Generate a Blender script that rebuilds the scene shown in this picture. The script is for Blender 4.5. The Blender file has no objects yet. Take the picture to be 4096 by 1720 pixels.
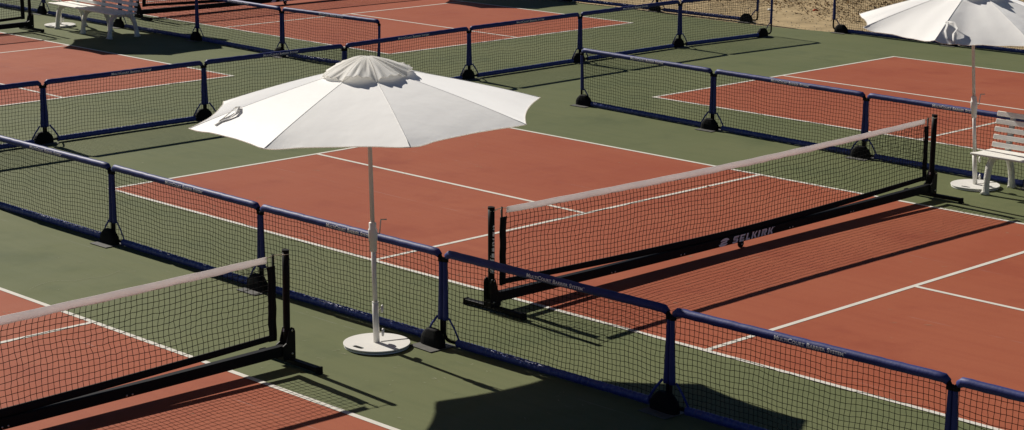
import bpy, bmesh, math, random
from mathutils import Vector, Matrix
from math import sin, cos, pi, radians

sc = bpy.context.scene
COL = sc.collection
random.seed(7)

# ------------------------------------------------------------------ camera
CX, CY, CZ = 18.95409, -12.29868, 4.765057
YAW, PITCH, ROLL, F = 2.36061784, -0.224026893, 0.00585793524, 7965.53
fwd = Vector((cos(PITCH) * cos(YAW), cos(PITCH) * sin(YAW), sin(PITCH)))
rgt = fwd.cross(Vector((0, 0, 1))).normalized()
upv = rgt.cross(fwd)
r2 = cos(ROLL) * rgt + sin(ROLL) * upv
u2 = -sin(ROLL) * rgt + cos(ROLL) * upv
cam = bpy.data.cameras.new('camera')
cam.sensor_fit = 'HORIZONTAL'
cam.sensor_width = 36.0
cam.lens = F / 4096 * 36.0
cam.clip_start = 0.5
cam.clip_end = 1500
co = bpy.data.objects.new('camera', cam)
COL.objects.link(co)
co.matrix_world = Matrix(((r2.x, u2.x, -fwd.x, CX), (r2.y, u2.y, -fwd.y, CY), (r2.z, u2.z, -fwd.z, CZ), (0, 0, 0, 1)))
sc.camera = co

# ------------------------------------------------------------------ light
SUN_EL, SUN_AZ = radians(34.2), radians(176.3)
w = bpy.data.worlds.new('World')
sc.world = w
w.use_nodes = True
nt = w.node_tree
nt.nodes.clear()
sky = nt.nodes.new('ShaderNodeTexSky')
sky.sky_type = 'NISHITA'
sky.sun_disc = False
sky.sun_elevation = SUN_EL
sky.sun_rotation = pi / 2 - SUN_AZ
sky.altitude = 3000
sky.air_density = 0.5
sky.dust_density = 0.3
sky.ozone_density = 0.6
bg = nt.nodes.new('ShaderNodeBackground')
bg.inputs['Strength'].default_value = 0.05
out = nt.nodes.new('ShaderNodeOutputWorld')
nt.links.new(sky.outputs[0], bg.inputs[0])
nt.links.new(bg.outputs[0], out.inputs[0])
ld = bpy.data.lights.new('sun', 'SUN')
ld.energy = 5.0
ld.angle = radians(0.5)
ld.color = (1.0, 0.94, 0.85)
lo = bpy.data.objects.new('sun', ld)
COL.objects.link(lo)
sd = Vector((cos(SUN_EL) * cos(SUN_AZ), cos(SUN_EL) * sin(SUN_AZ), sin(SUN_EL)))
lo.rotation_euler = (-sd).to_track_quat('-Z', 'Y').to_euler()
lo.location = (0, 0, 30)
sc.view_settings.view_transform = 'Standard'
sc.view_settings.look = 'None'
sc.view_settings.exposure = 0.16
sc.view_settings.gamma = 1.0

# ------------------------------------------------------------------ materials
def mat(name, col, rough=0.6, spec=0.3, metal=0.0, var=0.0, vscale=8.0, bump=0.0, bscale=60.0, stretch=None, transl=0.0, sheen=0.0, bdist=0.01):
    m = bpy.data.materials.new(name)
    m.use_nodes = True
    t = m.node_tree
    b = t.nodes['Principled BSDF']
    b.inputs['Base Color'].default_value = (*col, 1)
    b.inputs['Roughness'].default_value = rough
    b.inputs['Specular IOR Level'].default_value = spec
    b.inputs['Metallic'].default_value = metal
    if sheen:
        b.inputs['Sheen Weight'].default_value = sheen
        b.inputs['Sheen Roughness'].default_value = 0.6
    tc = t.nodes.new('ShaderNodeTexCoord')
    vec = tc.outputs['Object']
    if stretch:
        mp = t.nodes.new('ShaderNodeMapping')
        mp.inputs['Scale'].default_value = stretch
        t.links.new(vec, mp.inputs[0])
        vec = mp.outputs[0]
    if var > 0:
        n = t.nodes.new('ShaderNodeTexNoise')
        n.inputs['Scale'].default_value = vscale
        n.inputs['Detail'].default_value = 5
        t.links.new(vec, n.inputs['Vector'])
        r = t.nodes.new('ShaderNodeMapRange')
        r.inputs[1].default_value = 0.3
        r.inputs[2].default_value = 0.7
        r.inputs[3].default_value = 1 - var
        r.inputs[4].default_value = 1 + var
        t.links.new(n.outputs['Fac'], r.inputs[0])
        mx = t.nodes.new('ShaderNodeVectorMath')
        mx.operation = 'SCALE'
        mx.inputs[0].default_value = col
        t.links.new(r.outputs[0], mx.inputs['Scale'])
        t.links.new(mx.outputs[0], b.inputs['Base Color'])
    if bump > 0:
        n2 = t.nodes.new('ShaderNodeTexNoise')
        n2.inputs['Scale'].default_value = bscale
        n2.inputs['Detail'].default_value = 4
        t.links.new(vec, n2.inputs['Vector'])
        bp = t.nodes.new('ShaderNodeBump')
        bp.inputs['Strength'].default_value = bump
        bp.inputs['Distance'].default_value = bdist
        t.links.new(n2.outputs['Fac'], bp.inputs['Height'])
        t.links.new(bp.outputs[0], b.inputs['Normal'])
    if transl > 0:
        tr = t.nodes.new('ShaderNodeBsdfTranslucent')
        tr.inputs[0].default_value = (*col, 1)
        ms = t.nodes.new('ShaderNodeMixShader')
        ms.inputs[0].default_value = transl
        t.links.new(b.outputs[0], ms.inputs[1])
        t.links.new(tr.outputs[0], ms.inputs[2])
        t.links.new(ms.outputs[0], t.nodes['Material Output'].inputs[0])
    return m

def paint_mat(name, col, worn, dark):
    """painted acrylic court: broad tonal drift, rolled streaks, stains, pale scuffs and hairline joints"""
    m = bpy.data.materials.new(name)
    m.use_nodes = True
    t = m.node_tree
    L = t.links.new
    b = t.nodes['Principled BSDF']
    tc = t.nodes.new('ShaderNodeTexCoord')
    def noise(scale, st=(1, 1, 1), detail=4, rough=0.55, off=(0, 0, 0)):
        mp = t.nodes.new('ShaderNodeMapping')
        mp.inputs['Scale'].default_value = st
        mp.inputs['Location'].default_value = off
        L(tc.outputs['Object'], mp.inputs[0])
        n = t.nodes.new('ShaderNodeTexNoise')
        n.inputs['Scale'].default_value = scale
        n.inputs['Detail'].default_value = detail
        n.inputs['Roughness'].default_value = rough
        L(mp.outputs[0], n.inputs['Vector'])
        return n.outputs['Fac']
    def rng(v, a, c, d, e):
        r = t.nodes.new('ShaderNodeMapRange')
        for i, x in zip((1, 2, 3, 4), (a, c, d, e)):
            r.inputs[i].default_value = x
        L(v, r.inputs[0])
        return r.outputs[0]
    def math_(op, a, c=None):
        n = t.nodes.new('ShaderNodeMath')
        n.operation = op
        for i, x in enumerate((a, c)):
            if x is None: continue
            if isinstance(x, (int, float)): n.inputs[i].default_value = x
            else: L(x, n.inputs[i])
        return n.outputs[0]
    def mix(f, a, c):
        n = t.nodes.new('ShaderNodeMix')
        n.data_type = 'RGBA'
        if isinstance(f, float): n.inputs[0].default_value = f
        else: L(f, n.inputs[0])
        for i, x in ((6, a), (7, c)):
            if isinstance(x, tuple): n.inputs[i].default_value = (*x, 1)
            else: L(x, n.inputs[i])
        return n.outputs[2]
    big = rng(noise(0.32, (1, 1, 1), 3), 0.3, 0.7, 0, 1)
    c1 = mix(big, tuple(x * 0.93 for x in col), tuple(min(1, x * 1.05) for x in worn))
    mid = rng(noise(1.6, (1, 0.45, 1), 6, 0.6, (3, 9, 0)), 0.35, 0.72, 0, 0.55)
    c2 = mix(mid, c1, worn)
    streak = rng(noise(1.0, (0.5, 9, 1), 4, 0.6, (1, 2, 0)), 0.45, 0.75, 0, 0.28)
    c3 = mix(streak, c2, dark)
    stain = rng(noise(0.9, (1, 1, 1), 7, 0.65, (12, 4, 0)), 0.54, 0.70, 0, 0.62)
    c4 = mix(stain, c3, dark)
    fine = rng(noise(90, (1, 1, 1), 2, 0.5), 0.3, 0.7, -1, 1)
    sv = t.nodes.new('ShaderNodeVectorMath'); sv.operation = 'SCALE'
    L(c4, sv.inputs[0])
    L(math_('ADD', 1.0, math_('MULTIPLY', fine, 0.05)), sv.inputs['Scale'])
    # pale scuffs
    sc1 = noise(7, (1, 0.35, 1), 8, 0.75, (5, 1, 0))
    scuff = rng(sc1, 0.68, 0.74, 0, 0.55)
    # hairline slab joints running along X, broken up
    sp = t.nodes.new('ShaderNodeSeparateXYZ')
    L(tc.outputs['Object'], sp.inputs[0])
    wob = math_('MULTIPLY', math_('SUBTRACT', noise(0.7, (1, 1, 1), 2), 0.5), 0.06)
    yy = math_('ADD', sp.outputs[1], wob)
    fr = math_('ABSOLUTE', math_('SUBTRACT', math_('FRACT', math_('DIVIDE', math_('ADD', yy, 40.62), 1.9)), 0.5))
    line = math_('LESS_THAN', fr, 0.0022)
    brk = rng(noise(1.5, (1, 1, 1), 5, 0.7, (8, 8, 0)), 0.5, 0.62, 0, 0.5)
    hair = math_('MULTIPLY', line, brk)
    c5 = mix(scuff, sv.outputs[0], tuple(min(1, x * 0.6 + 0.12) for x in worn))
    c6 = mix(hair, c5, tuple(min(1, x * 0.5 + 0.22) for x in worn))
    L(c6, b.inputs['Base Color'])
    L(rng(noise(2.5, (1, 0.5, 1), 5), 0.3, 0.7, 0.62, 0.78), b.inputs['Roughness'])
    b.inputs['Specular IOR Level'].default_value = 0.10
    bp = t.nodes.new('ShaderNodeBump')
    bp.inputs['Strength'].default_value = 0.25
    bp.inputs['Distance'].default_value = 0.004
    L(noise(140, (1, 1, 1), 2), bp.inputs['Height'])
    L(bp.outputs[0], b.inputs['Normal'])
    return m

M = {}
M['green'] = paint_mat('green_court_paint', (0.120, 0.141, 0.062), (0.140, 0.152, 0.071), (0.084, 0.104, 0.048))
M['red'] = paint_mat('red_court_paint', (0.327, 0.080, 0.040), (0.348, 0.105, 0.054), (0.260, 0.060, 0.033))
M['line'] = mat('white_line_paint', (0.66, 0.63, 0.56), 0.7, 0.2, var=0.07, vscale=5, bump=0.2, bscale=120)
M['dirt'] = mat('dry_dirt', (0.40, 0.305, 0.175), 0.95, 0.05, var=0.22, vscale=2.2, bump=1.0, bscale=14)
M['blue'] = mat('navy_vinyl_sleeve', (0.024, 0.035, 0.160), 0.55, 0.28, var=0.12, vscale=6, bump=0.15, bscale=45)
M['blue_crinkle'] = mat('crinkled_navy_vinyl', (0.034, 0.052, 0.225), 0.42, 0.42, var=0.12, vscale=6, bump=0.7, bscale=30, stretch=(1.0, 0.4, 0.4), bdist=0.03)
M['strap'] = mat('blue_strap', (0.028, 0.046, 0.24), 0.6, 0.3)
M['black'] = mat('black_powder_coat', (0.008, 0.008, 0.008), 0.55, 0.12, var=0.2, vscale=20)
M['black_fabric'] = mat('black_webbing', (0.012, 0.012, 0.012), 0.85, 0.15, var=0.15, vscale=30, bump=0.3, bscale=200)
M['rubber'] = mat('black_rubber', (0.006, 0.006, 0.006), 0.75, 0.12, var=0.2, vscale=12)
M['netcord'] = mat('black_net_cord', (0.014, 0.014, 0.013), 0.9, 0.1)
M['steel'] = mat('grey_steel_plate', (0.11, 0.107, 0.097), 0.6, 0.35, var=0.2, vscale=12)
M['bright'] = mat('bright_steel', (0.55, 0.54, 0.50), 0.35, 0.5, metal=1.0)
M['tape'] = mat('white_net_tape', (0.86, 0.82, 0.80), 0.75, 0.15, var=0.06, vscale=5, bump=0.3, bscale=30, transl=0.48)
M['letter'] = mat('grey_lettering', (0.85, 0.84, 0.81), 0.6, 0.3)
M['letter2'] = mat('silver_lettering', (0.90, 0.88, 0.85), 0.5, 0.4)
M['canvas'] = mat('white_canvas', (0.92, 0.895, 0.845), 0.55, 0.40, var=0.012, vscale=3, bump=0.22, bscale=5, bdist=0.02, transl=0.05, sheen=1.0)
M['canvas_cap'] = mat('white_canvas_cap', (0.87, 0.855, 0.81), 0.55, 0.4, bump=0.12, bscale=14, transl=0.48, sheen=1.0)
M['seam'] = mat('white_seam', (0.92, 0.90, 0.86), 0.8, 0.2, transl=0.25, sheen=1.0)
M['hem'] = mat('white_hem', (0.92, 0.90, 0.86), 0.8, 0.2, transl=0.65)
M['scuff'] = mat('pale_scuff', (0.30, 0.30, 0.20), 0.9, 0.1)
M['whitemetal'] = mat('white_painted_metal', (0.75, 0.735, 0.69), 0.45, 0.35, var=0.03, vscale=6)
M['benchwhite'] = mat('white_painted_bench', (0.86, 0.85, 0.79), 0.55, 0.3, var=0.05, vscale=9)
M['cast'] = mat('weathered_white_casting', (0.76, 0.74, 0.66), 0.65, 0.3, var=0.14, vscale=22, bump=0.8, bscale=60)
M['slot'] = mat('dark_slot', (0.05, 0.05, 0.045), 0.8, 0.1)
M['cordwhite'] = mat('cream_cord', (0.66, 0.60, 0.45), 0.8, 0.1)
def leaf_mat():
    m = bpy.data.materials.new('dry_leaves')
    m.use_nodes = True
    t = m.node_tree
    b = t.nodes['Principled BSDF']
    b.inputs['Roughness'].default_value = 0.8
    b.inputs['Specular IOR Level'].default_value = 0.15
    g = t.nodes.new('ShaderNodeNewGeometry')
    r = t.nodes.new('ShaderNodeValToRGB')
    e = r.color_ramp.elements
    e[0].color = (0.07, 0.045, 0.022, 1)
    e[1].color = (0.50, 0.38, 0.22, 1)
    for p, c in ((0.3, (0.16, 0.095, 0.045, 1)), (0.55, (0.27, 0.17, 0.08, 1)), (0.8, (0.36, 0.25, 0.12, 1))):
        x = e.new(p); x.color = c
    t.links.new(g.outputs['Random Per Island'], r.inputs[0])
    t.links.new(r.outputs[0], b.inputs['Base Color'])
    return m
M['leaf'] = leaf_mat()
M['stone'] = mat('pale_stone', (0.42, 0.36, 0.27), 0.9, 0.1, var=0.2, vscale=12)
M['paper'] = mat('white_paper', (0.75, 0.74, 0.70), 0.9, 0.1)
M['redleaf'] = mat('red_leaf', (0.45, 0.07, 0.03), 0.8, 0.1)

# ------------------------------------------------------------------ mesh helpers
class MB:
    def __init__(s):
        s.v = []; s.f = []; s.sm = []
    def add(s, vs, fs, smooth=True):
        o = len(s.v)
        s.v += [tuple(x) for x in vs]
        s.f += [tuple(i + o for i in f) for f in fs]
        s.sm += [smooth] * len(fs)
        return s
    def box(s, a, b, mtx=None, bev=0.0):
        x0, y0, z0 = a; x1, y1, z1 = b
        if bev > 0:
            pr = [(x0 + bev, y0), (x1 - bev, y0), (x1, y0 + bev), (x1, y1 - bev), (x1 - bev, y1), (x0 + bev, y1), (x0, y1 - bev), (x0, y0 + bev)]
            cx, cy = (x0 + x1) / 2, (y0 + y1) / 2
            ins = [(cx + (x - cx) * (1 - 2 * bev / (x1 - x0)), cy + (y - cy) * (1 - 2 * bev / (y1 - y0))) for x, y in pr]
            loops = [[(*p, z0) for p in ins], [(*p, z0 + bev) for p in pr], [(*p, z1 - bev) for p in pr], [(*p, z1) for p in ins]]
            return s.loft(loops, mtx=mtx, smooth=False)
        vs = [Vector(p) for p in ((x0, y0, z0), (x1, y0, z0), (x1, y1, z0), (x0, y1, z0), (x0, y0, z1), (x1, y0, z1), (x1, y1, z1), (x0, y1, z1))]
        if mtx: vs = [mtx @ v for v in vs]
        return s.add(vs, [(3, 2, 1, 0), (4, 5, 6, 7), (0, 1, 5, 4), (1, 2, 6, 5), (2, 3, 7, 6), (3, 0, 4, 7)], False)
    def loft(s, loops, closed=True, caps=True, mtx=None, smooth=True):
        n = len(loops[0]); vs = [Vector(p) for l in loops for p in l]; fs = []
        if mtx: vs = [mtx @ v for v in vs]
        for i in range(len(loops) - 1):
            for j in range(n if closed else n - 1):
                k = (j + 1) % n
                fs.append((i * n + j, i * n + k, (i + 1) * n + k, (i + 1) * n + j))
        s.add(vs, fs, smooth)
        if caps:
            o = len(s.v) - len(vs); m = len(loops) - 1
            s.f.append(tuple(o + j for j in reversed(range(n)))); s.sm.append(False)
            s.f.append(tuple(o + m * n + j for j in range(n))); s.sm.append(False)
        return s
    def tube(s, path, r, n=8, caps=True, ref=None, ry=None, closed=False, smooth=True, rot=0.0):
        P = [Vector(p) for p in path]; L = []; N = len(P)
        prev = None
        for i in range(N):
            if closed: d = P[(i + 1) % N] - P[i - 1]
            else: d = P[min(i + 1, N - 1)] - P[max(i - 1, 0)]
            d.normalize()
            if prev is None:
                a = Vector(ref) if ref else (Vector((0, 0, 1)) if abs(d.z) < 0.9 else Vector((1, 0, 0)))
            else: a = prev
            a = a - d * a.dot(d); a.normalize(); prev = a
            b = d.cross(a)
            ra = r(i) if callable(r) else r
            rb = (ry(i) if callable(ry) else ry) if ry is not None else ra
            L.append([P[i] + a * (ra * cos(2 * pi * j / n + rot)) + b * (rb * sin(2 * pi * j / n + rot)) for j in range(n)])
        if closed: L.append(L[0])
        return s.loft(L, caps=caps and not closed, smooth=smooth)
    def lathe(s, prof, n=24, c=(0, 0, 0), axis=None):
        L = []
        for r, z in prof:
            L.append([Vector((r * cos(2 * pi * j / n), r * sin(2 * pi * j / n), z)) for j in range(n)])
        if axis is not None:
            q = Vector((0, 0, 1)).rotation_difference(Vector(axis)).to_matrix()
            L = [[q @ p for p in l] for l in L]
        c = Vector(c)
        L = [[p + c for p in l] for l in L]
        return s.loft(L, smooth=True)
    def poly(s, pts, n, thick):
        """extruded polygon: pts 3-D loop, n direction vector"""
        n = Vector(n) * thick
        return s.loft([[Vector(p) for p in pts], [Vector(p) + n for p in pts]], smooth=False)
    def mesh(s, name):
        me = bpy.data.meshes.new(name)
        me.from_pydata(s.v, [], s.f)
        me.polygons.foreach_set('use_smooth', s.sm)
        me.update()
        bm = bmesh.new(); bm.from_mesh(me)
        bmesh.ops.recalc_face_normals(bm, faces=bm.faces)
        bm.to_mesh(me); bm.free()
        return me
    def build(s, name, m, parent=None):
        return link(name, s.mesh(name), m, parent)

def link(name, me, m, parent=None):
    o = bpy.data.objects.new(name, me)
    if m and not me.materials: me.materials.append(m)
    COL.objects.link(o)
    if parent: o.parent = parent
    return o

def tag(o, label, cat, group=None):
    o['label'] = label; o['category'] = cat
    if group: o['group'] = group
    return o

def thing(name, loc, rz, label, cat, group=None):
    o = bpy.data.objects.new(name, None)
    o.empty_display_size = 0.2
    COL.objects.link(o)
    o.location = loc; o.rotation_euler = (0, 0, rz)
    return tag(o, label, cat, group)

def copy_tree(o, parent=None):
    c = o.copy(); COL.objects.link(c)
    c.parent = parent
    for ch in list(o.children):
        copy_tree(ch, c)
    return c

def structure(o):
    o['kind'] = 'structure'
    return o

def text_mesh(body, size, offset=0.0, shear=0.0, spacing=1.0, caps=None):
    cu = bpy.data.curves.new('txt', 'FONT')
    cu.body = body; cu.size = size; cu.offset = offset; cu.shear = shear; cu.space_character = spacing
    cu.align_x = 'CENTER'; cu.resolution_u = 3
    if caps:
        cu.small_caps_scale = caps
        for ch, f in zip(body, cu.body_format):
            f.use_small_caps = True
    o = bpy.data.objects.new('txt', cu)
    COL.objects.link(o)
    bpy.context.view_layer.update()
    me = bpy.data.meshes.new_from_object(o.evaluated_get(bpy.context.evaluated_depsgraph_get()))
    COL.objects.unlink(o)
    bpy.data.objects.remove(o)
    bpy.data.curves.remove(cu)
    bm = bmesh.new(); bm.from_mesh(me)
    bmesh.ops.triangulate(bm, faces=bm.faces[:])
    bmesh.ops.subdivide_edges(bm, edges=bm.edges[:], cuts=2, use_grid_fill=True)
    bm.to_mesh(me); bm.free()
    return me

# ------------------------------------------------------------------ ground, courts
def quad(x0, y0, x1, y1, z):
    return [(x0, y0, z), (x1, y0, z), (x1, y1, z), (x0, y1, z)]

b = MB()
b.add(quad(-300, -300, 300, 300, -0.014), [(0, 1, 2, 3)], False)
structure(b.build('ground', M['dirt']))

edge = [(-60, 16.9), (-30, 17.0), (-14, 17.1), (-9, 17.06), (-6, 16.95), (-4.5, 16.92), (-3.4, 17.0), (-2.7, 17.14), (-2.2, 17.32), (-0.5, 17.43), (3, 17.6), (10, 17.8), (40, 18.2)]
rr = random.Random(3)
dense = []
for (xa, ya), (xb, yb) in zip(edge, edge[1:]):
    n = 10 if -15 < xa < 4 else 2
    for i in range(n):
        t = i / n
        dense.append((xa + (xb - xa) * t, ya + (yb - ya) * t + rr.uniform(-0.025, 0.025), 0.0))
dense.append((40, 18.2, 0))
b = MB()
loop = [(-60, -60, 0), (40, -60, 0)] + dense[::-1]
b.loft([[(x, y, -0.012) for x, y, z in loop], loop], smooth=False)
structure(b.build('court_surround', M['green']))

W6, LN = 6.096, 13.411
COURTS = [(0, 0), (0.0, 9.335), (0.0, -3.145 - W6), (-5.70 - LN, 0.0), (-5.83 - LN, 9.365)]
b = MB(); ln = MB()
lw = 0.052
for x, y in COURTS:
    b.add(quad(x + 0.02, y + 0.02, x + LN - 0.02, y + W6 - 0.02, 0.003), [(0, 1, 2, 3)], False)
    z = 0.0055
    def rect(x0, y0, x1, y1): ln.add(quad(x + x0, y + y0, x + x1, y + y1, z), [(0, 1, 2, 3)], False)
    rect(0, 0, LN, lw); rect(0, W6 - lw, LN, W6)
    rect(0, lw, lw, W6 - lw); rect(LN - lw, lw, LN, W6 - lw)
    k1, k2 = 4.572, LN - 4.572
    rect(k1, lw, k1 + lw, W6 - lw); rect(k2 - lw, lw, k2, W6 - lw)
    rect(lw, W6 / 2 - lw / 2, k1, W6 / 2 + lw / 2); rect(k2, W6 / 2 - lw / 2, LN - lw, W6 / 2 + lw / 2)
structure(b.build('court_paint', M['red']))
structure(ln.build('court_line', M['line']))

# hairline crack and small shoe scuffs worn into the paint
mb = MB()
rs_ = random.Random(31)
CR = [(3.253, -2.982), (3.179, -2.852), (3.148, -2.726), (3.156, -2.624), (3.22, -2.57), (3.268, -2.506), (3.285, -2.353), (3.334, -2.234), (3.303, -2.13), (3.237, -1.993), (3.224, -1.922)]
for (xa, ya), (xb, yb) in zip(CR, CR[1:]):
    for i in range(6):
        t0, t1 = i / 6, (i + rs_.uniform(0.7, 1.0)) / 6
        d = Vector((xb - xa, yb - ya)).normalized(); w_ = rs_.uniform(0.0025, 0.0055)
        j0, j1 = rs_.uniform(-.006, .006), rs_.uniform(-.006, .006)
        p0 = Vector((xa + (xb - xa) * t0, ya + (yb - ya) * t0 + j0)); p1 = Vector((xa + (xb - xa) * t1, ya + (yb - ya) * t1 + j1))
        n_ = Vector((-d.y, d.x)) * w_ / 2
        mb.add([(*(p0 - n_), 0.003), (*(p1 - n_), 0.003), (*(p1 + n_), 0.003), (*(p0 + n_), 0.003)], [(0, 1, 2, 3)], False)
def scuff(x, y, z):
    a = rs_.gauss(0.3, 0.5); l = rs_.uniform(0.02, 0.09)
    for k in range(rs_.choice((1, 2, 2, 3))):
        x0, y0 = x + rs_.uniform(-.02, .02), y + rs_.uniform(-.02, .02)
        d = Vector((cos(a), sin(a))) * l * rs_.uniform(.4, 1); n_ = Vector((-d.y, d.x)).normalized() * rs_.uniform(0.001, 0.0035)
        p0 = Vector((x0, y0)); p1 = p0 + d; m_ = p0 + d * 0.5 + n_ * rs_.uniform(-2, 2)
        mb.add([(*p0, z), (*(m_ - n_), z), (*p1, z), (*(m_ + n_), z)], [(0, 1, 2, 3)], False)
for x, y in [(6.285, -1.799), (6.279, -2.218), (6.786, -2.229), (7.373, -2.093), (7.861, -2.063), (6.681, -2.216), (7.365, -2.161), (7.622, -2.408), (8.199, -2.261), (6.766, -2.433), (7.742, -1.647), (7.972, -1.679), (7.797, -2.111), (7.483, -2.535), (6.664, -2.935)]: scuff(x, y, 0.003)
for i in range(70): scuff(rs_.uniform(2, 12), rs_.uniform(-3.05, -1.6), 0.003)
for i in range(60): scuff(rs_.uniform(-2.6, -0.1), rs_.uniform(-1, 15), 0.003)
for i in range(50): scuff(rs_.uniform(0, 12), rs_.uniform(6.3, 9.2), 0.003)
for i in range(130): scuff(rs_.uniform(0.2, 13), rs_.uniform(0.2, 5.9), 0.006)
for i in range(40): scuff(rs_.uniform(2, 8), rs_.uniform(-7, -3.4), 0.006)
structure(mb.build('court_scuff', M['scuff']))

# ------------------------------------------------------------------ net weave
def weave(mb, nx, nz, P, r):
    """nx+1 by nz+1 node grid P[i][k]; a cord through each column and each row"""
    for i in range(nx + 1):
        mb.tube(P[i], r, 3, caps=False)
    for k in range(nz + 1):
        mb.tube([P[i][k] for i in range(nx + 1)], r, 3, caps=False)

# ------------------------------------------------------------------ barrier panel
L0 = 2.42          # panel length over the posts
ZT, ZB = 0.785, 0.042   # rail centres
def panel_net(seed):
    rg = random.Random(seed)
    nx, nz = 53, 16
    x0, x1, z0, z1 = -L0 / 2 + 0.035, L0 / 2 - 0.035, ZB + 0.02, ZT - 0.02
    ph = [rg.uniform(0, 6.28) for _ in range(8)]
    P = []
    for i in range(nx + 1):
        u = i / nx; col = []
        for k in range(nz + 1):
            v = k / nz
            ex = sin(pi * u) ** 0.4; ez = sin(pi * v) ** 0.5 if 0 < v < 1 else 0
            dx = 0.007 * sin(6 * v + ph[0] + 4 * u) * ez + rg.gauss(0, 0.0022) * ez
            dz = (0.010 * sin(11 * u + ph[1]) + 0.006 * sin(29 * u + ph[2] + 2 * v) - 0.014 * ex * (1 - abs(2 * v - 1))) * ez + rg.gauss(0, 0.0016)
            dy = 0.018 * sin(pi * u) * ez * sin(3.1 * u + ph[3]) + rg.gauss(0, 0.002) * ez
            col.append((x0 + (x1 - x0) * u + dx, dy, z0 + (z1 - z0) * v + dz))
        P.append(col)
    mb = MB(); weave(mb, nx, nz, P, 0.0024)
    return mb.mesh('net_mesh')

def make_panel_meshes():
    D = {}
    R = 0.065; h = L0 / 2
    pts = []
    def arc(cx, cz, a0):
        for i in range(5):
            a = radians(a0 + 90 * i / 4)
            pts.append((cx + R * cos(a), 0, cz + R * sin(a)))
    arc(h - R, ZT - R, 0); arc(-h + R, ZT - R, 90); arc(-h + R, ZB + R, 180); arc(h - R, ZB + R, 270)
    D['frame_tube'] = (MB().tube(pts, 0.0145, 8, closed=True, ref=(0, 1, 0)).mesh('frame_tube'), 'black')
    rg = random.Random(11)
    n = 40
    path = [(-h + 0.055 + (L0 - 0.11) * i / n, 0, ZT + 0.001 * sin(i * 1.7) + rg.uniform(-0.0006, 0.0006)) for i in range(n + 1)]
    path = [(-h + 0.022, 0, ZT - 0.022)] + path + [(h - 0.022, 0, ZT - 0.022)]
    rad = [0.027] + [0.0342 + 0.0008 * sin(i * 2.3) for i in range(n + 1)] + [0.026]
    D['top_rail'] = (MB().tube(path, lambda i: rad[i], 14, ref=(0, 0, 1)).mesh('top_rail'), 'blue')
    n = 110
    path = [(-h + 0.16 + (L0 - 0.32) * i / n, rg.uniform(-0.0012, 0.0012), ZB + rg.uniform(-0.001, 0.001)) for i in range(n + 1)]
    D['bottom_rail'] = (MB().tube(path, lambda i: 0.0345 + rg.uniform(-0.0022, 0.0022), 14, ref=(0, 0, 1), ry=lambda i: 0.030 + rg.uniform(-0.003, 0.003)).mesh('bottom_rail'), 'blue_crinkle')
    for side, key in ((-1, 'a'), (1, 'b')):
        path = []; rx = []
        for i in range(15):
            t = i / 14
            z = 0.215 + (0.735 - 0.215) * t
            wd = 0.0175 + 0.0110 * (1 - t) ** 1.2
            path.append((side * (h + 0.0155 - wd), 0, z)); rx.append(wd + rg.uniform(-0.001, 0.001))
        D['post_sleeve' + key] = (MB().tube(path, lambda i: rx[i], 12, ref=(1, 0, 0), ry=lambda i: 0.0225).mesh('post_sleeve'), 'blue')
        a = Vector((side * (h - 0.052), 0, 0.235)); c = Vector((side * (h - 0.175), 0, 0.07))
        m1 = a.lerp(c, 0.5) + Vector((side * -0.006, 0, 0.004))
        D['strap' + key] = (MB().tube([a, m1, c], 0.011, 8, ref=(1, 0, 1), ry=0.004).mesh('strap'), 'strap')
        D['wrap' + key] = (MB().tube([(side * (h - 0.006), 0, 0.715), (side * (h - 0.006), 0, 0.748)], 0.0275, 12, ref=(1, 0, 0), ry=0.0245).mesh('wrap'), 'black_fabric')
    # lettering curved round the front of the top rail
    tm = text_mesh('MultiCourt Barrier System', 0.0430, offset=0.0010, spacing=1.05, caps=0.76)
    mb = MB()
    xs = [v.co.x for v in tm.vertices]; wid = max(xs) - min(xs); cx = (max(xs) + min(xs)) / 2
    k = 0.60 / wid
    def wrap(x, y):
        rr_ = 0.0358
        a = radians(4) + (y - 0.013) / rr_
        return (x + 0.06, -rr_ * cos(a), ZT + rr_ * sin(a))
    mb.add([wrap((v.co.x - cx) * k, v.co.y) for v in tm.vertices], [tuple(p.vertices) for p in tm.polygons], False)
    # fine print line beneath
    for i in range(12):
        xa = -0.145 + i * 0.02
        mb.add([wrap(xa, -0.0075), wrap(xa + 0.016, -0.0075), wrap(xa + 0.016, -0.0055), wrap(xa, -0.0055)], [(0, 1, 2, 3)], False)
    t2 = text_mesh('TM', 0.012)
    mb.add([wrap(v.co.x + 0.312, v.co.y + 0.020) for v in t2.vertices], [tuple(p.vertices) for p in t2.polygons], False)
    D['lettering'] = (mb.mesh('lettering'), 'letter')
    return D
PD = make_panel_meshes()
NETS = [panel_net(s) for s in (21, 22, 23, 24)]
pcount = 0
proto_panel = None
def make_panel():
    r = thing('court_barrier', (0, 0, 0), 0, '', 'barrier')
    for k in ('frame_tube', 'top_rail', 'bottom_rail', 'post_sleevea', 'post_sleeveb', 'strapa', 'strapb', 'wrapa', 'wrapb'):
        me, m = PD[k]
        o = link(me.name, me, M[m], r)
        if k == 'top_rail':
            link('lettering', PD['lettering'][0], M['letter'], o)
    link('net_mesh', NETS[0], M['netcord'], r)
    return r
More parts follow.
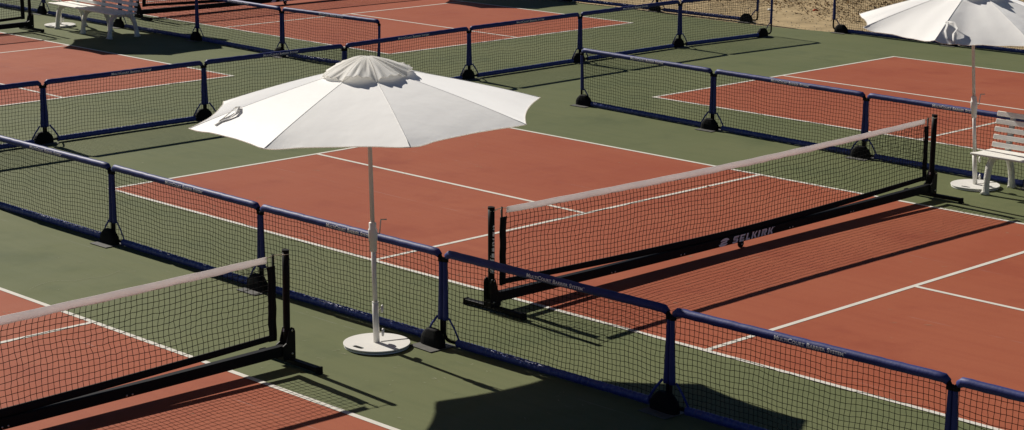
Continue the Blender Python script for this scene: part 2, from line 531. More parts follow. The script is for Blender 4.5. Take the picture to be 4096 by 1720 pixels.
def place_panel(p0, p1, label, lean=0.0):
    """p0 to p1: post to post; the lettered side is on the right-hand side of p0 -> p1 (local -y)"""
    global pcount, proto_panel
    if proto_panel is None: proto_panel = r = make_panel()
    else: r = copy_tree(proto_panel)
    d = Vector((p1[0] - p0[0], p1[1] - p0[1]))
    r.location = ((p0[0] + p1[0]) / 2, (p0[1] + p1[1]) / 2, 0)
    r.rotation_euler = (lean, 0, math.atan2(d.y, d.x))
    r.scale = ((d.length - 0.003 - 0.029) / L0, 1, 1)
    tag(r, label, 'barrier', 'blue net barrier panels between the courts')
    for ch in r.children:
        if ch.name.startswith('net_mesh'): ch.data = NETS[pcount % 4]
    for nm in NETS:
        if not nm.materials: nm.materials.append(M['netcord'])
    pcount += 1
    return r

proto_foot = None
def place_foot(p, rz, label, off=0.0):
    """black moulded foot over a steel plate; local -y is the front"""
    global proto_foot
    if proto_foot is None:
        r = thing('barrier_foot', (0, 0, 0), 0, '', 'barrier foot')
        L = []
        for z, a, c in ((0.008, 0.150, 0.050), (0.050, 0.148, 0.049), (0.078, 0.143, 0.047), (0.112, 0.118, 0.041), (0.142, 0.082, 0.034), (0.150, 0.070, 0.030), (0.154, 0.055, 0.022)):
            loop = []
            for j in range(20):
                t = 2 * pi * j / 20
                x = math.copysign(abs(cos(t)) ** 0.6, cos(t)); y = math.copysign(abs(sin(t)) ** 0.6, sin(t))
                loop.append((x * a * 0.92 - 0.012, y * c - 0.030, z))
            L.append(loop)
        MB().loft(L, smooth=False).build('rubber_block', M['rubber'], r)
        MB().box((-0.15, -0.175, 0.004), (0.13, 0.10, 0.009)).build('base_plate', M['steel'], r)
        proto_foot = r
    else: r = copy_tree(proto_foot)
    r.location = (p[0] + off * sin(rz), p[1] - off * cos(rz), 0); r.rotation_euler = (0, 0, rz)
    tag(r, label, 'barrier foot', 'black weighted feet under the barrier panels')
    return r

J1 = [(-0.20, -1.40), (2.261, -1.407), (4.73, -1.441), (7.171, -1.422), (9.635, -1.389), (12.053, -1.328), (14.5, -1.29)]
J2 = [(-2.86, -1.50), (-2.849, 0.973), (-2.87, 3.47), (-2.833, 5.905), (-3.018, 8.537), (-3.083, 11.077), (-3.14, 13.62), (-2.99, 15.97)]
J3 = [(-0.262, 8.115), (2.286, 7.964), (4.812, 7.843), (7.30, 7.76), (9.78, 7.70)]
J4 = [(-16.8, 8.06), (-14.36, 8.08), (-11.71, 8.04), (-9.35, 8.04), (-6.856, 7.94), (-4.546, 8.058)]
J5 = [(-11.5, 17.04), (-9.09, 17.10), (-6.77, 17.17), (-4.28, 17.21)]
J6 = [(-2.60, 17.25), (-0.07, 17.28), (2.42, 17.31)]
row1 = ['leftmost blue barrier panel of the near row, running off the left edge',
        'blue near-row barrier panel behind the near left net, second from left',
        'blue barrier panel of the near row directly behind the white umbrella pole',
        'blue near-row barrier panel in front of the post lettered along its height',
        'blue barrier panel of the near row standing in the umbrella shadow at its right end',
        'rightmost blue barrier panel of the near row, cut by the bottom right corner']
row2 = ['blue barrier panel of the left diagonal row, mostly hidden at the left edge',
        'blue diagonal-row barrier panel left of the umbrella, complete from foot to foot',
        'blue diagonal-row barrier panel whose right foot hides behind the umbrella',
        'blue barrier panel of the diagonal row seen just above the umbrella cap',
        'blue diagonal-row barrier panel right of the umbrella cap',
        'blue barrier panel of the diagonal row, second from its far end by the dirt',
        'blue barrier panel at the far end of the diagonal row, nearest the dirt']
row3 = ['blue barrier panel with a single end post right of the umbrella canopy',
        'blue barrier panel behind the main net, between the first two joints of its row',
        'blue barrier panel behind the right white bench and umbrella base']
row3.append('blue barrier panel at the right edge behind the right bench end')
row4 = ['blue barrier panel at the far left corner behind the far left net post',
        'blue barrier panel directly behind the left white bench seat',
        'blue barrier panel just right of the left white bench, in the dark umbrella shadow',
        'blue barrier panel of the upper left row, second from its right end post',
        'blue upper-left barrier panel with a bare end post above the umbrella cap']
row5 = ['blue barrier panel along the dirt, cut by the top edge above the dark shadow',
        'blue barrier panel along the dirt at the top, seen through the diagonal row',
        'blue barrier panel along the dirt ending left of the open gap']
row6 = ['blue barrier panel along the dirt starting right of the open gap',
        'blue barrier panel along the dirt behind the right umbrella pole']
for J, names in ((J1, row1), (J2, row2), (J3, row3), (J4, row4), (J5, row5), (J6, row6)):
    for a, c, nm in zip(J, J[1:], names):
        place_panel(a, c, nm, lean=random.uniform(-0.012, 0.012))
H = pi / 2
feet = [
    (J1[0], 0, 'black barrier foot at the left edge of the near row'),
    (J1[1], 0, 'black barrier foot of the near row above the near left net'),
    (J1[2], 0, 'black barrier foot of the near row seen through the near left net end'),
    (J1[3], 0, 'black barrier foot on a grey steel plate right of the near umbrella base'),
    (J1[4], 0, 'black barrier foot of the near row inside the near umbrella shadow'),
    (J2[1], H, 'black barrier foot of the diagonal row farthest left'),
    (J2[2], H, 'black barrier foot of the diagonal row beside the left umbrella tip'),
    (J2[3], H, 'black barrier foot of the diagonal row behind the umbrella canopy'),
    (J2[4], H, 'black barrier foot of the diagonal row right above the umbrella canopy slope'),
    (J2[5], H, 'black diagonal-row barrier foot just behind a single end post'),
    (J2[6], H, 'black barrier foot of the diagonal row next to last before the dirt'),
    ((J2[7][0], J2[7][1] - 0.22), H, 'black barrier foot at the far end of the diagonal row'),
    ((J3[0][0] + 0.10, J3[0][1]), 0, 'black barrier foot under the single end post right of the near umbrella'),
    (J3[1], 0, 'black barrier foot with a bare plate edge left of the main net tape'),
    (J3[2], 0, 'black barrier foot seen through the far end of the main net'),
    (J3[3], 0, 'black barrier foot behind the right bench seat'),
    (J4[1], 0, 'black barrier foot in the far left corner behind a net post'),
    (J4[2], 0, 'black barrier foot behind the left bench legs'),
    (J4[3], 0, 'black barrier foot in the shadow right of the left bench'),
    (J4[4], 0, 'black barrier foot of the upper left row left of the umbrella cap'),
    (J5[1], 0, 'black barrier foot on the court edge at the top, beside a corner of dark shadow'),
    (J5[2], 0, 'black barrier foot on the court edge, crossed by the diagonal row top rail'),
    ((J5[3][0] - 0.24, J5[3][1]), 0, 'black barrier foot on the court edge left of the open gap'),
    ((J6[0][0] + 0.24, J6[0][1]), 0, 'black barrier foot on the court edge right of the open gap'),
    (J6[1], 0, 'black barrier foot on the court edge under the right umbrella canopy'),
]
for p, rz, nm in feet:
    place_foot(p, rz + random.uniform(-0.06, 0.06), nm, 0.07 if p is J1[3] else -0.055 if rz else random.uniform(-0.005, 0.02))

# ------------------------------------------------------------------ tournament nets (run along Y, local origin mid-net)
NH = 3.44   # half distance between posts
def zsag(y, end, mid): return mid + (end - mid) * (abs(y) / 3.25) ** 1.6
def logo_poly(mb, c, s, wrapf, kx=1.0):
    """slanted disc with an S cut through it: three curved bands"""
    sh = 0.32
    def pt(x, y): return wrapf(c[0] + (x + sh * y) * s * kx, c[1] + y * s)
    def band(f0, f1, n=10):
        top = [f1(i / n) for i in range(n + 1)]; bot = [f0(i / n) for i in range(n + 1)]
        vs = [pt(*p) for p in bot] + [pt(*p) for p in top]
        mb.add(vs, [(i, i + 1, n + 2 + i, n + 1 + i) for i in range(n)], False)
    def edge(a): return (cos(a), sin(a))
    # upper cap, middle bar, lower cap of the S
    band(lambda t: (-0.72 + 1.62 * t, 0.34 + 0.02 * t), lambda t: edge(radians(150 - 132 * t)))
    band(lambda t: (-0.62 + 1.24 * t, -0.36 + 0.22 * t), lambda t: (-0.62 + 1.24 * t, 0.10 + 0.22 * t))
    band(lambda t: edge(radians(198 + 132 * t)), lambda t: (-0.90 + 1.62 * t, -0.36 + 0.02 * t))

# angular block capitals, unit height
GLY = {
 'S': (0.78, [[(0.05, 0), (0.60, 0), (0.74, 0.14), (0.74, 0.46), (0.62, 0.60), (0.26, 0.60), (0.26, 0.77), (0.74, 0.77), (0.80, 1), (0.16, 1), (0.03, 0.87), (0.03, 0.52), (0.15, 0.40), (0.50, 0.40), (0.50, 0.22), (0.0, 0.22)]]),
 'E': (0.74, [[(0.03, 0), (0.68, 0), (0.70, 0.22), (0.27, 0.22), (0.27, 0.39), (0.62, 0.39), (0.62, 0.60), (0.27, 0.60), (0.27, 0.78), (0.70, 0.78), (0.74, 1), (0.0, 1), (0.03, 0.86)]]),
 'L': (0.64, [[(0.03, 0), (0.60, 0), (0.62, 0.23), (0.27, 0.23), (0.27, 1), (0.0, 1), (0.03, 0.86)]]),
 'K': (0.74, [[(0.03, 0), (0.25, 0), (0.25, 1), (0.0, 1), (0.03, 0.86)], [(0.30, 0.50), (0.54, 0), (0.78, 0), (0.52, 0.52), (0.74, 1), (0.52, 1)]]),
 'I': (0.34, [[(0.03, 0), (0.26, 0), (0.26, 1), (0.0, 1), (0.03, 0.86)]]),
 'R': (0.78, [[(0.03, 0), (0.25, 0), (0.25, 0.78), (0.48, 0.78), (0.50, 0.72), (0.50, 0.60), (0.46, 0.54), (0.28, 0.54), (0.50, 0), (0.76, 0), (0.60, 0.36), (0.74, 0.48), (0.74, 0.84), (0.62, 1), (0.0, 1), (0.03, 0.86)]]),
}
def block_text(mb, word, x, y, h, shear, wrapf, gap=0.10, fine=0):
    for ch in word:
        wd, polys = GLY[ch]
        for pl in polys:
            bm = bmesh.new()
            vs = [bm.verts.new((px_, py_, 0)) for px_, py_ in pl]
            f = bm.faces.new(vs)
            bmesh.ops.triangulate(bm, faces=[f])
            if fine: bmesh.ops.subdivide_edges(bm, edges=bm.edges[:], cuts=fine, use_grid_fill=True)
            bm.verts.index_update()
            mb.add([wrapf(x + (v.co.x + shear * v.co.y) * h, y + v.co.y * h) for v in bm.verts], [tuple(v.index for v in t.verts) for t in bm.faces], False)
            bm.free()
        x += (wd + gap) * h
    return x

def make_net(loc, label, seed):
    r = thing('pickleball_net', loc, 0, label, 'net', 'portable nets standing across the courts')
    rg = random.Random(seed)
    Y = lambda s, y: s * y
    for s in (-1, 1):
        # post: flat oval tube hinged in a bracket
        path = [(0, s * (NH + 0.004 * t), 0.12 + 0.815 * t) for t in (0, 0.25, 0.5, 0.75, 1)]
        po = MB().tube(path, 0.0335, 20, ref=(1, 0, 0), ry=0.026).build('post', M['black'], r)
        MB().tube([(0, s * (NH + 0.004), 0.928), (0, s * (NH + 0.004), 0.949)], 0.0347, 20, ref=(1, 0, 0), ry=0.0272).build('post_cap', M['rubber'], po)
        # bracket: two cheeks and a web
        mb = MB()
        for cx in (-0.048, 0.038):
            pr = [(-0.075, 0.045), (0.050, 0.045), (0.050, 0.27), (0.040, 0.298), (0.018, 0.31), (-0.006, 0.298), (-0.022, 0.25), (-0.040, 0.185), (-0.075, 0.165)]
            mb.poly([(cx, s * (NH + y), z) for y, z in pr], (1, 0, 0), 0.010)
        mb.box((-0.038, min(s * (NH - 0.07), s * (NH + 0.046)), 0.05), (0.038, max(s * (NH - 0.07), s * (NH + 0.046)), 0.118))
        br = mb.build('bracket', M['black'], r)
        b2 = MB()
        for z in (0.285, 0.09):
            b2.lathe([(0.004, 0), (0.009, 0.001), (0.009, 0.005), (0.003, 0.008)], 8, (0.048, s * (NH + 0.015), z), axis=(1, 0, 0))
        b2.build('bolt', M['bright'], br)
        if s > 0:
            # short white maker's mark on the face of the hinge
            q = MB()
            def wf(x, y): return (0.0 + x, s * NH - 0.031, 0.272 + y)
            block_text(q, 'S', -0.014, 0, 0.026, 0.2, wf)
            q.build('lettering', M['letter2'], br)
        # foot bar across, along X
        fb = MB().box((-0.32, s * NH - 0.029, 0.018), (0.40, s * NH + 0.029, 0.056), bev=0.005).build('foot_bar', M['black'], r)
        for ex in (-0.335, 0.395):
            e = MB().box((ex, s * NH - 0.033, 0.010), (ex + 0.022, s * NH + 0.033, 0.060), bev=0.004)
            e.lathe([(0.032, 0.0085), (0.034, 0.012), (0.026, 0.022)], 12, (ex + 0.011, s * NH, 0)).build('end_cap', M['rubber'], fb)
        # upright rod at the net's end, sleeve and cord
        MB().tube([(0, s * 3.315, 0.215), (0, s * 3.315, 0.93)], 0.009, 8).build('upright_rod', M['black'], r)
        mb = MB()
        n = 14
        L = []
        for i in range(n + 1):
            z = 0.215 + (0.835 - 0.215) * i / n
            wv = 0.003 * sin(i * 1.3)
            y0, y1 = 3.335 + wv, 3.262 + wv
            if i == n: y1 = 3.25
            L.append([(-0.006, s * y0, z), (0.006, s * y0, z), (0.004, s * y1, z), (-0.004, s * y1, z)])
        mb.loft(L).build('side_band', M['black_fabric'], r)
        mb = MB()
        mb.tube([(0, s * 3.23, 0.905), (0.004, s * 3.315, 0.922), (0.01, s * (NH - 0.03), 0.918)], 0.0035, 6)
        mb.tube([(0.012, s * (NH - 0.05), 0.915), (0.040, s * NH, 0.917), (0.012, s * (NH + 0.03), 0.912)], 0.003, 6)
        mb.tube([(0, s * 3.315, 0.925), (0.005, s * 3.34, 0.895), (0.002, s * 3.33, 0.87)], 0.002, 5)
        mb.build('tie_cord', M['cordwhite'], r)
    # long beam on the floor side
    n = 36
    bt = MB()
    L = []
    for i in range(n + 1):
        y = -(NH - 0.03) + 2 * (NH - 0.03) * i / n
        zz = 0.060 + 0.018 * (abs(y) / 3.3) ** 2
        L.append([(-0.030, y, zz), (0.030, y, zz), (0.034, y, zz + 0.008), (0.034, y, zz + 0.078), (0.028, y, zz + 0.086), (-0.028, y, zz + 0.086), (-0.034, y, zz + 0.078), (-0.034, y, zz + 0.008)])
    beam = bt.loft(L, smooth=False).build('base_beam', M['black'], r)
    for y in (-1.90, -1.85, -0.90, -0.85, 0.82, 0.87, 1.88, 1.93):
        MB().lathe([(0.004, 0), (0.008, 0.001), (0.008, 0.004), (0.003, 0.007)], 8, (0.0345, y, 0.085), axis=(1, 0, 0)).build('bolt', M['bright'], beam)
    q = MB()
    def wf(x, y): return (0.0362, x, y)
    x_end = -0.115 + 1.62 * (block_text(q, 'SELKIRK', -0.115, 0.067, 0.069, 0.20, lambda x, y: wf(-0.115 + 1.62 * (x + 0.115), y), 0.17) + 0.115)
    logo_poly(q, (-0.245, 0.101), 0.040, wf, 1.9)
    q.box((0.0345, x_end + 0.012, 0.130), (0.0362, x_end + 0.020, 0.135))
    q.build('lettering', M['letter2'], beam)
    wh = MB()
    wh.lathe([(0.010, -0.014), (0.030, -0.014), (0.040, -0.009), (0.042, 0), (0.040, 0.009), (0.030, 0.014), (0.010, 0.014)], 22, (0.016, 0.045, 0.0395), axis=(1, 0, 0.0))
    cw = wh.build('caster_wheel', M['rubber'], r)
    MB().lathe([(0.004, 0), (0.009, 0.001), (0.009, 0.005), (0.004, 0.008)], 10, (0.0302, 0.045, 0.034), axis=(1, 0, 0)).build('axle_bolt', M['bright'], cw)
    # net body
    nx, nz = 132, 13
    ph = [rg.uniform(0, 6.28) for _ in range(8)]
    P = []
    for i in range(nx + 1):
        u = i / nx; y = -3.265 + 6.53 * u; col = []
        zt = zsag(y, 0.868, 0.828); zb = zsag(y, 0.262, 0.196)
        for k in range(nz + 1):
            v = k / nz; e = sin(pi * v) ** 0.6 if 0 < v < 1 else 0
            slant = -0.028 * math.exp(-(1 - v) * 4) * sin(5 * u + ph[0]) * e * 1.6
            dy = slant + 0.007 * sin(9 * v + 17 * u + ph[1]) * e + rg.gauss(0, 0.0034) * e
            dz = (0.007 * sin(23 * u + ph[2] + 3 * v) + 0.005 * sin(57 * u + ph[4])) * e + rg.gauss(0, 0.0024) * e
            dx = (0.02 * sin(pi * v) * sin(4 * u + ph[3]) + rg.gauss(0, 0.003)) * e
            col.append((dx, y + dy, zb + (zt - zb) * v + dz))
        P.append(col)
    mb = MB(); weave(mb, nx, nz, P, 0.0028)
    mb.build('net_mesh', M['netcord'], r)
    # tape and lower band
    n = 90
    L = []; L2 = []
    for i in range(n + 1):
        y = -3.25 + 6.5 * i / n
        z1 = zsag(y, 0.922, 0.890) + 0.0012 * sin(i * 0.9); z0 = z1 - zsag(y, 0.056, 0.066) + 0.002 * sin(i * 1.7 + 1)
        wv = 0.004 * sin(i * 0.55) + 0.002 * sin(i * 1.9)
        L.append([(-0.006 + wv * 0.3, y, z0), (0.006 + wv, y, z0), (0.008 + wv * 0.6, y, (z0 + z1) / 2), (0.005, y, z1 - 0.004), (0.0, y, z1), (-0.005, y, z1 - 0.004), (-0.008, y, (z0 + z1) / 2)])
        y = -3.31 + 6.62 * i / n
        zb = zsag(y, 0.222, 0.136); hh = zsag(y, 0.046, 0.066)
        L2.append([(-0.010, y, zb), (0.010, y, zb), (0.012, y, zb + hh * 0.5), (0.008, y, zb + hh), (-0.008, y, zb + hh), (-0.012, y, zb + hh * 0.5)])
    MB().loft(L).build('top_tape', M['tape'], r)
    MB().loft(L2).build('bottom_band', M['black_fabric'], r)
    # lettering up the near post
    q = MB()
    def wpost(x, y):
        # x runs up the post, y across it to the left (reads bottom to top)
        a = -y / 0.034 - 0.65
        return (0.0350 * cos(a), -NH + 0.0275 * sin(a), x)
    block_text(q, 'SELKIRK', 0.43, -0.025, 0.050, 0.18, lambda x, y: wpost(0.43 + (x - 0.43) * 1.25, y), 0.16, 3)
    logo_poly(q, (0.372, 0.0), 0.024, wpost)
    q.build('lettering', M['letter2'], r)
    return r
make_net((6.705, 3.03, 0), 'black framed net on the middle red court with lettering on its base beam', 5)
make_net((6.70, -6.145, 0), 'black framed net at bottom left, its right post in front of the near barrier row', 6)
make_net((-12.44, 3.17, 0), 'far left net whose black end post stands left of the left white bench', 8)
make_net((-12.53, 12.42, 0), 'far net seen through the barrier behind the left white bench, cut by the top edge', 9)

# ------------------------------------------------------------------ umbrellas
def bumpf(x): return 4 * x * (1 - x)
def make_umbrella(base, cc, R, ph, tx, ty, apex, label, seed, taut=1.0, strap_rib=0, strap_side=1, slot_az=68):
    rg = random.Random(seed)
    r = thing('patio_umbrella', (base[0], base[1], 0), 0, label, 'umbrella', 'white umbrellas on round plate bases')
    ox, oy, oz = cc[0] - base[0], cc[1] - base[1], cc[2]
    ax = Vector((ox / oz, oy / oz, 1.0))
    def P(z): return Vector((ax.x * z, ax.y * z, z))
    # base: two round plates held apart, the upper one slotted to the pole
    sa = radians(slot_az)
    def plate(z0, z1, rad, slot):
        pts = []
        if slot:
            da = 0.016 / rad
            n = 56
            for i in range(n + 1):
                a = sa + da + (2 * pi - 2 * da) * i / n
                pts.append((rad * cos(a), rad * sin(a)))
            nx_, ny_ = -sin(sa), cos(sa)
            for sgn in (-1, 1):
                pts.append((0.036 * cos(sa) + sgn * 0.016 * nx_, 0.036 * sin(sa) + sgn * 0.016 * ny_))
        else:
            pts = [(rad * cos(2 * pi * i / 56), rad * sin(2 * pi * i / 56)) for i in range(56)]
        cu = bpy.data.curves.new('plate', 'CURVE')
        cu.dimensions = '2D'; cu.fill_mode = 'BOTH'; cu.extrude = (z1 - z0) / 2 - 0.0015; cu.bevel_depth = 0.0015
        def spl(pp):
            s = cu.splines.new('POLY'); s.points.add(len(pp) - 1)
            for p, q in zip(s.points, pp): p.co = (q[0], q[1], 0, 1)
            s.use_cyclic_u = True
        spl(pts)
        ha = radians(-88); hx, hy = 0.205 * cos(ha), 0.205 * sin(ha)
        tx_, ty_ = -sin(ha), cos(ha)
        rx_, ry_ = cos(ha), sin(ha)
        hole = []
        for i in range(16):
            a = 2 * pi * i / 16
            lx = math.copysign(abs(cos(a)) ** 0.5, cos(a)) * 0.060; ly = math.copysign(abs(sin(a)) ** 0.5, sin(a)) * 0.024
            hole.append((hx + tx_ * lx + rx_ * ly, hy + ty_ * lx + ry_ * ly))
        spl(hole)
        o = bpy.data.objects.new('plate', cu); COL.objects.link(o)
        bpy.context.view_layer.update()
        me = bpy.data.meshes.new_from_object(o.evaluated_get(bpy.context.evaluated_depsgraph_get()))
        COL.objects.unlink(o); bpy.data.objects.remove(o); bpy.data.curves.remove(cu)
        me.transform(Matrix.Translation((0, 0, (z0 + z1) / 2)))
        return me
    link('base_plate', plate(0.005, 0.017, 0.272, False), M['whitemetal'], r)
    top = link('base_plate', plate(0.026, 0.036, 0.278, True), M['whitemetal'], r)
    for i in range(5):
        a = sa + pi / 5 + 2 * pi * i / 5
        MB().lathe([(0.012, 0.017), (0.012, 0.026)], 10, (0.235 * cos(a), 0.235 * sin(a), 0)).build('spacer', M['rubber'], r)
    for i in range(4):
        a = sa + pi / 4 + 2 * pi * i / 4
        MB().lathe([(0.02, 0.0), (0.02, 0.005)], 10, (0.23 * cos(a), 0.23 * sin(a), 0)).build('rubber_foot', M['rubber'], r)
    # pole
    MB().tube([P(0.034), P(0.38)], 0.0262, 20).build('stand_tube', M['whitemetal'], r)
    MB().tube([P(0.38), P(0.386)], 0.0278, 20).build('collar', M['whitemetal'], r)
    MB().tube([P(0.37), P(0.85)], 0.0200, 18).build('lower_pole', M['whitemetal'], r)
    MB().tube([P(1.0), P(apex - 0.02)], 0.0182, 18).build('upper_pole', M['whitemetal'], r)
    kd = Vector((0.75, 0.66, 0)).normalized()
    for z in (0.325, 0.122):
        mb = MB()
        mb.tube([P(z) + kd * 0.026, P(z) + kd * 0.048], 0.004, 8)
        mb.lathe([(0.006, 0), (0.031, 0.002), (0.036, 0.009), (0.031, 0.017), (0.008, 0.021)], 14, P(z) + kd * 0.046, axis=kd)
        mb.build('knob', M['whitemetal'], r)
    prof = [(0.023, 0.815), (0.0295, 0.818), (0.0305, 0.905), (0.0375, 0.908), (0.0385, 1.000), (0.036, 1.006), (0.031, 1.010), (0.0305, 1.058), (0.024, 1.062), (0.019, 1.066)]
    n = 28
    L = [[P(z) + Vector((rad * cos(2 * pi * j / n), rad * sin(2 * pi * j / n), 0)) for j in range(n)] for rad, z in prof]
    ch = MB().loft(L).build('crank_housing', M['whitemetal'], r)
    c0 = P(0.965) + kd * 0.038; 
    MB().tube([c0, c0 + kd * 0.016, c0 + kd * 0.020 + Vector((0, 0, 0.03)), c0 + kd * 0.028 + Vector((0, 0, 0.115)), c0 + kd * 0.030 + Vector((0, 0, 0.122)), c0 + kd * 0.078 + Vector((0, 0, 0.124))], 0.0055, 8).build('crank_handle', M['bright'], ch)
    # canopy frame
    def rim(k):
        a = ph + k * pi / 4
        x, y = R * cos(a), R * sin(a)
        return Vector((ox + x, oy + y, oz + tx * x + ty * y))
    top_c = P(apex)
    def rib(k, t):
        v = rim(k)
        p = top_c.lerp(v, t)
        p.z += (0.020 * taut + (1 - taut) * 0.01) * bumpf(t) * 0.9
        return p
    nt_, ns = 16, 14
    can = MB()
    seam = MB(); hem = MB()
    wr = [[rg.uniform(0, 6.28) for _ in range(6)] for _ in range(8)]
    loose = 1 - taut
    def surf(k, t, s):
        a, c = rib(k, t), rib(k + 1, t)
        p = a.lerp(c, s)
        ctr = top_c.copy(); ctr.z = p.z
        sc_ = (0.040 + 0.03 * loose) * bumpf(s) * t ** 3
        p = p.lerp(ctr, sc_)
        w_ = wr[k]
        e = bumpf(s)
        p.z -= (0.003 + 0.080 * loose) * e * t ** 1.2
        p.z += (0.0012 + 0.016 * loose) * sin(7 * s + w_[0] + 3 * t) * e * t
        p.z += (0.0006 + 0.007 * loose) * sin(19 * s + w_[1] - 4 * t) * e * t ** 2
        # puckers by the pockets at the rib ends
        for q_, sg in ((s, 1), (1 - s, -1)):
            p.z -= (0.013 + 0.02 * loose) * math.exp(-((q_ - 0.10) / 0.05) ** 2) * max(0, (t - 0.84) / 0.16) ** 1.5 * (1.0 if sg > 0 else 0.35)
        return p
    for k in range(8):
        vs = [surf(k, 0.02 + 0.98 * i / nt_, j / ns) for i in range(nt_ + 1) for j in range(ns + 1)]
        fs = [(i * (ns + 1) + j, (i + 1) * (ns + 1) + j, (i + 1) * (ns + 1) + j + 1, i * (ns + 1) + j + 1) for i in range(nt_) for j in range(ns)]
        can.add(vs, fs, True)
        seam.tube([rib(k, 0.05 + 0.95 * i / 12) + Vector((0, 0, 0.0005)) for i in range(13)], 0.0012, 8, ref=(0, 0, 1), ry=0.0040)
        hem.tube([surf(k, 1.0, j / ns) + Vector((0, 0, 0.001)) for j in range(ns + 1)], 0.0038, 6)
    me = can.mesh('canopy')
    canopy = link('canopy', me, M['canvas'], r)
    seam.build('seam', M['seam'], canopy)
    hem.build('hem', M['hem'], canopy)
    for k in range(8):
        MB().tube([rib(k, t) - Vector((0, 0, 0.012)) for t in (0.03, 0.3, 0.6, 0.985)], 0.006, 6).build('rib', M['whitemetal'], r)
    # ruffled wind cap
    cap = MB(); ch_ = MB()
    Rc = 0.255
    topz = apex + 0.060
    amp = [rg.uniform(0.35, 1.25) for _ in range(8)]; ncs, nct = 34, 18
    fold = [[rg.uniform(0, 6.28), rg.uniform(5, 9), rg.uniform(0, 6.28)] for _ in range(8)]
    edge_pts = []
    def capsurf(k, t, s):
        def arm(kk):
            o = rib(kk, Rc); 
            d = Vector((o.x - top_c.x, o.y - top_c.y, 0))
            z1 = o.z + 0.010
            c_ = top_c + d * (0.12 + 0.88 * t)
            c_.z = topz + (z1 - topz) * (0.22 * t + 0.78 * t ** 1.6)
            return c_
        p = arm(k).lerp(arm(k + 1), s)
        e = bumpf(s)
        f_ = fold[k]
        tri = lambda x: 2 * abs(2 * (x - math.floor(x + 0.5))) - 1
        # hem lifts off the canopy between the ties, unevenly
        peak = 0.32 + 0.36 * (f_[0] / 6.28)
        lob = max(0.0, 1 - ((s - peak) / (0.62 if (s < 0.5) == (peak < 0.5) else 0.60)) ** 2)
        p.z += amp[k] * 0.048 * lob * min(1, e * 3) * t ** 3
        # crisp pleats running out from the crown, slanting as they go
        g = tri(s * (1.6 + 0.25 * f_[1]) + f_[2] + 0.35 * t) + 0.45 * tri(s * (3.7 + 0.2 * f_[1]) - 0.5 * t + f_[0])
        p.z += 0.0085 * g * min(1, e * 2.5) * t ** 1.2 * (0.55 + 0.45 * t)
        p.z += 0.016 * e * bumpf(min(1, t)) * sin(f_[0] + 2.5 * s)
        dd = Vector((p.x - top_c.x, p.y - top_c.y, 0))
        p += dd * (0.07 * e * t ** 2 * sin(pi * s + f_[0] * 0.3))
        return p
    for k in range(8):
        vs = [capsurf(k, i / nct, j / ncs) for i in range(nct + 1) for j in range(ncs + 1)]
        fs = [(i * (ncs + 1) + j, (i + 1) * (ncs + 1) + j, (i + 1) * (ncs + 1) + j + 1, i * (ncs + 1) + j + 1) for i in range(nct) for j in range(ncs)]
        cap.add(vs, fs, True)
        ch_.tube([capsurf(k, 1.0, j / ncs) for j in range(ncs + 1)], 0.0028, 6)
        ch_.tube([capsurf(k, i / nct, 0.0) + Vector((0, 0, 0.001)) for i in range(nct + 1)], 0.0022, 6)
    disc = [capsurf(k, 0, j / 4) for k in range(8) for j in range(4)]
    cc_ = sum(disc, Vector()) / len(disc) + Vector((0, 0, 0.004))
    cap.add([cc_] + disc, [(0, 1 + j, 1 + (j + 1) % 32) for j in range(32)], True)
    vc = link('wind_cap', cap.mesh('wind_cap'), M['canvas_cap'], canopy)
    ch_.build('cap_hem', M['hem'], canopy)
    # closing strap lying on the canopy
    def on(k, t, s): return surf(k, t, s) + Vector((0, 0, 0.008))
    k = strap_rib
    mb = MB()
    if strap_side == 1:
        A = [on(k, 0.72, 0.005), on(k, 0.755, 0.03) + Vector((0, 0, 0.02)), on(k, 0.80, 0.075) + Vector((0, 0, 0.012)), on(k, 0.85, 0.10), on(k, 0.885, 0.12)]
        B_ = [on(k, 0.72, 0.005), on(k, 0.76, 0.08) + Vector((0, 0, 0.025)), on(k, 0.80, 0.15) + Vector((0, 0, 0.012)), on(k, 0.84, 0.16), on(k, 0.88, 0.135), on(k, 0.925, 0.15)]
    else:
        A = [on(k, 0.70, 0.0), on(k, 0.76, 0.04), on(k, 0.84, 0.05), on(k, 0.92, 0.09), on(k, 0.985, 0.16)]
        B_ = [on(k, 0.70, 0.0), on(k, 0.74, 0.12) + Vector((0, 0, 0.03)), on(k, 0.81, 0.19) + Vector((0, 0, 0.025)), on(k, 0.88, 0.16) + Vector((0, 0, 0.015)), on(k, 0.95, 0.17), on(k, 1.0, 0.20)]
    for path in (A, B_):
        mb.tube(path, 0.015, 8, ref=(0.6, 0.6, 0.5), ry=0.003)
    mb.build('closing_strap', M['seam'], canopy)
    return r

make_umbrella((6.831, -1.862), (6.803, -1.900, 1.9775), 1.456, radians(241.634), 0.0111, 0.0445, 2.375,
              'white umbrella fully in view in the middle, on a plate base beside the near barrier', 4, 1.0, 0, 1)
make_umbrella((6.733, 7.344), (6.65, 7.235, 1.88), 1.354, radians(195.33), -0.0310, 0.0060, 2.33,
              'white umbrella at the right edge with a loose creased canopy beside the right bench', 12, 0.45, 2, 2)
make_umbrella((-12.59, 7.32), (-12.45, 7.34, 1.96), 1.45, radians(205), 0.0, 0.0, 2.38,
              'white umbrella behind the left bench, only its base disc and lower pole in view', 14, 0.9, 1, 1)
make_umbrella((-12.75, 16.45), (-12.75, 16.45, 1.96), 1.45, radians(200), 0.0, 0.0, 2.38,
              'white umbrella beyond the top edge, known by its dark shadow corner on the far court', 15, 0.9, 1, 1)

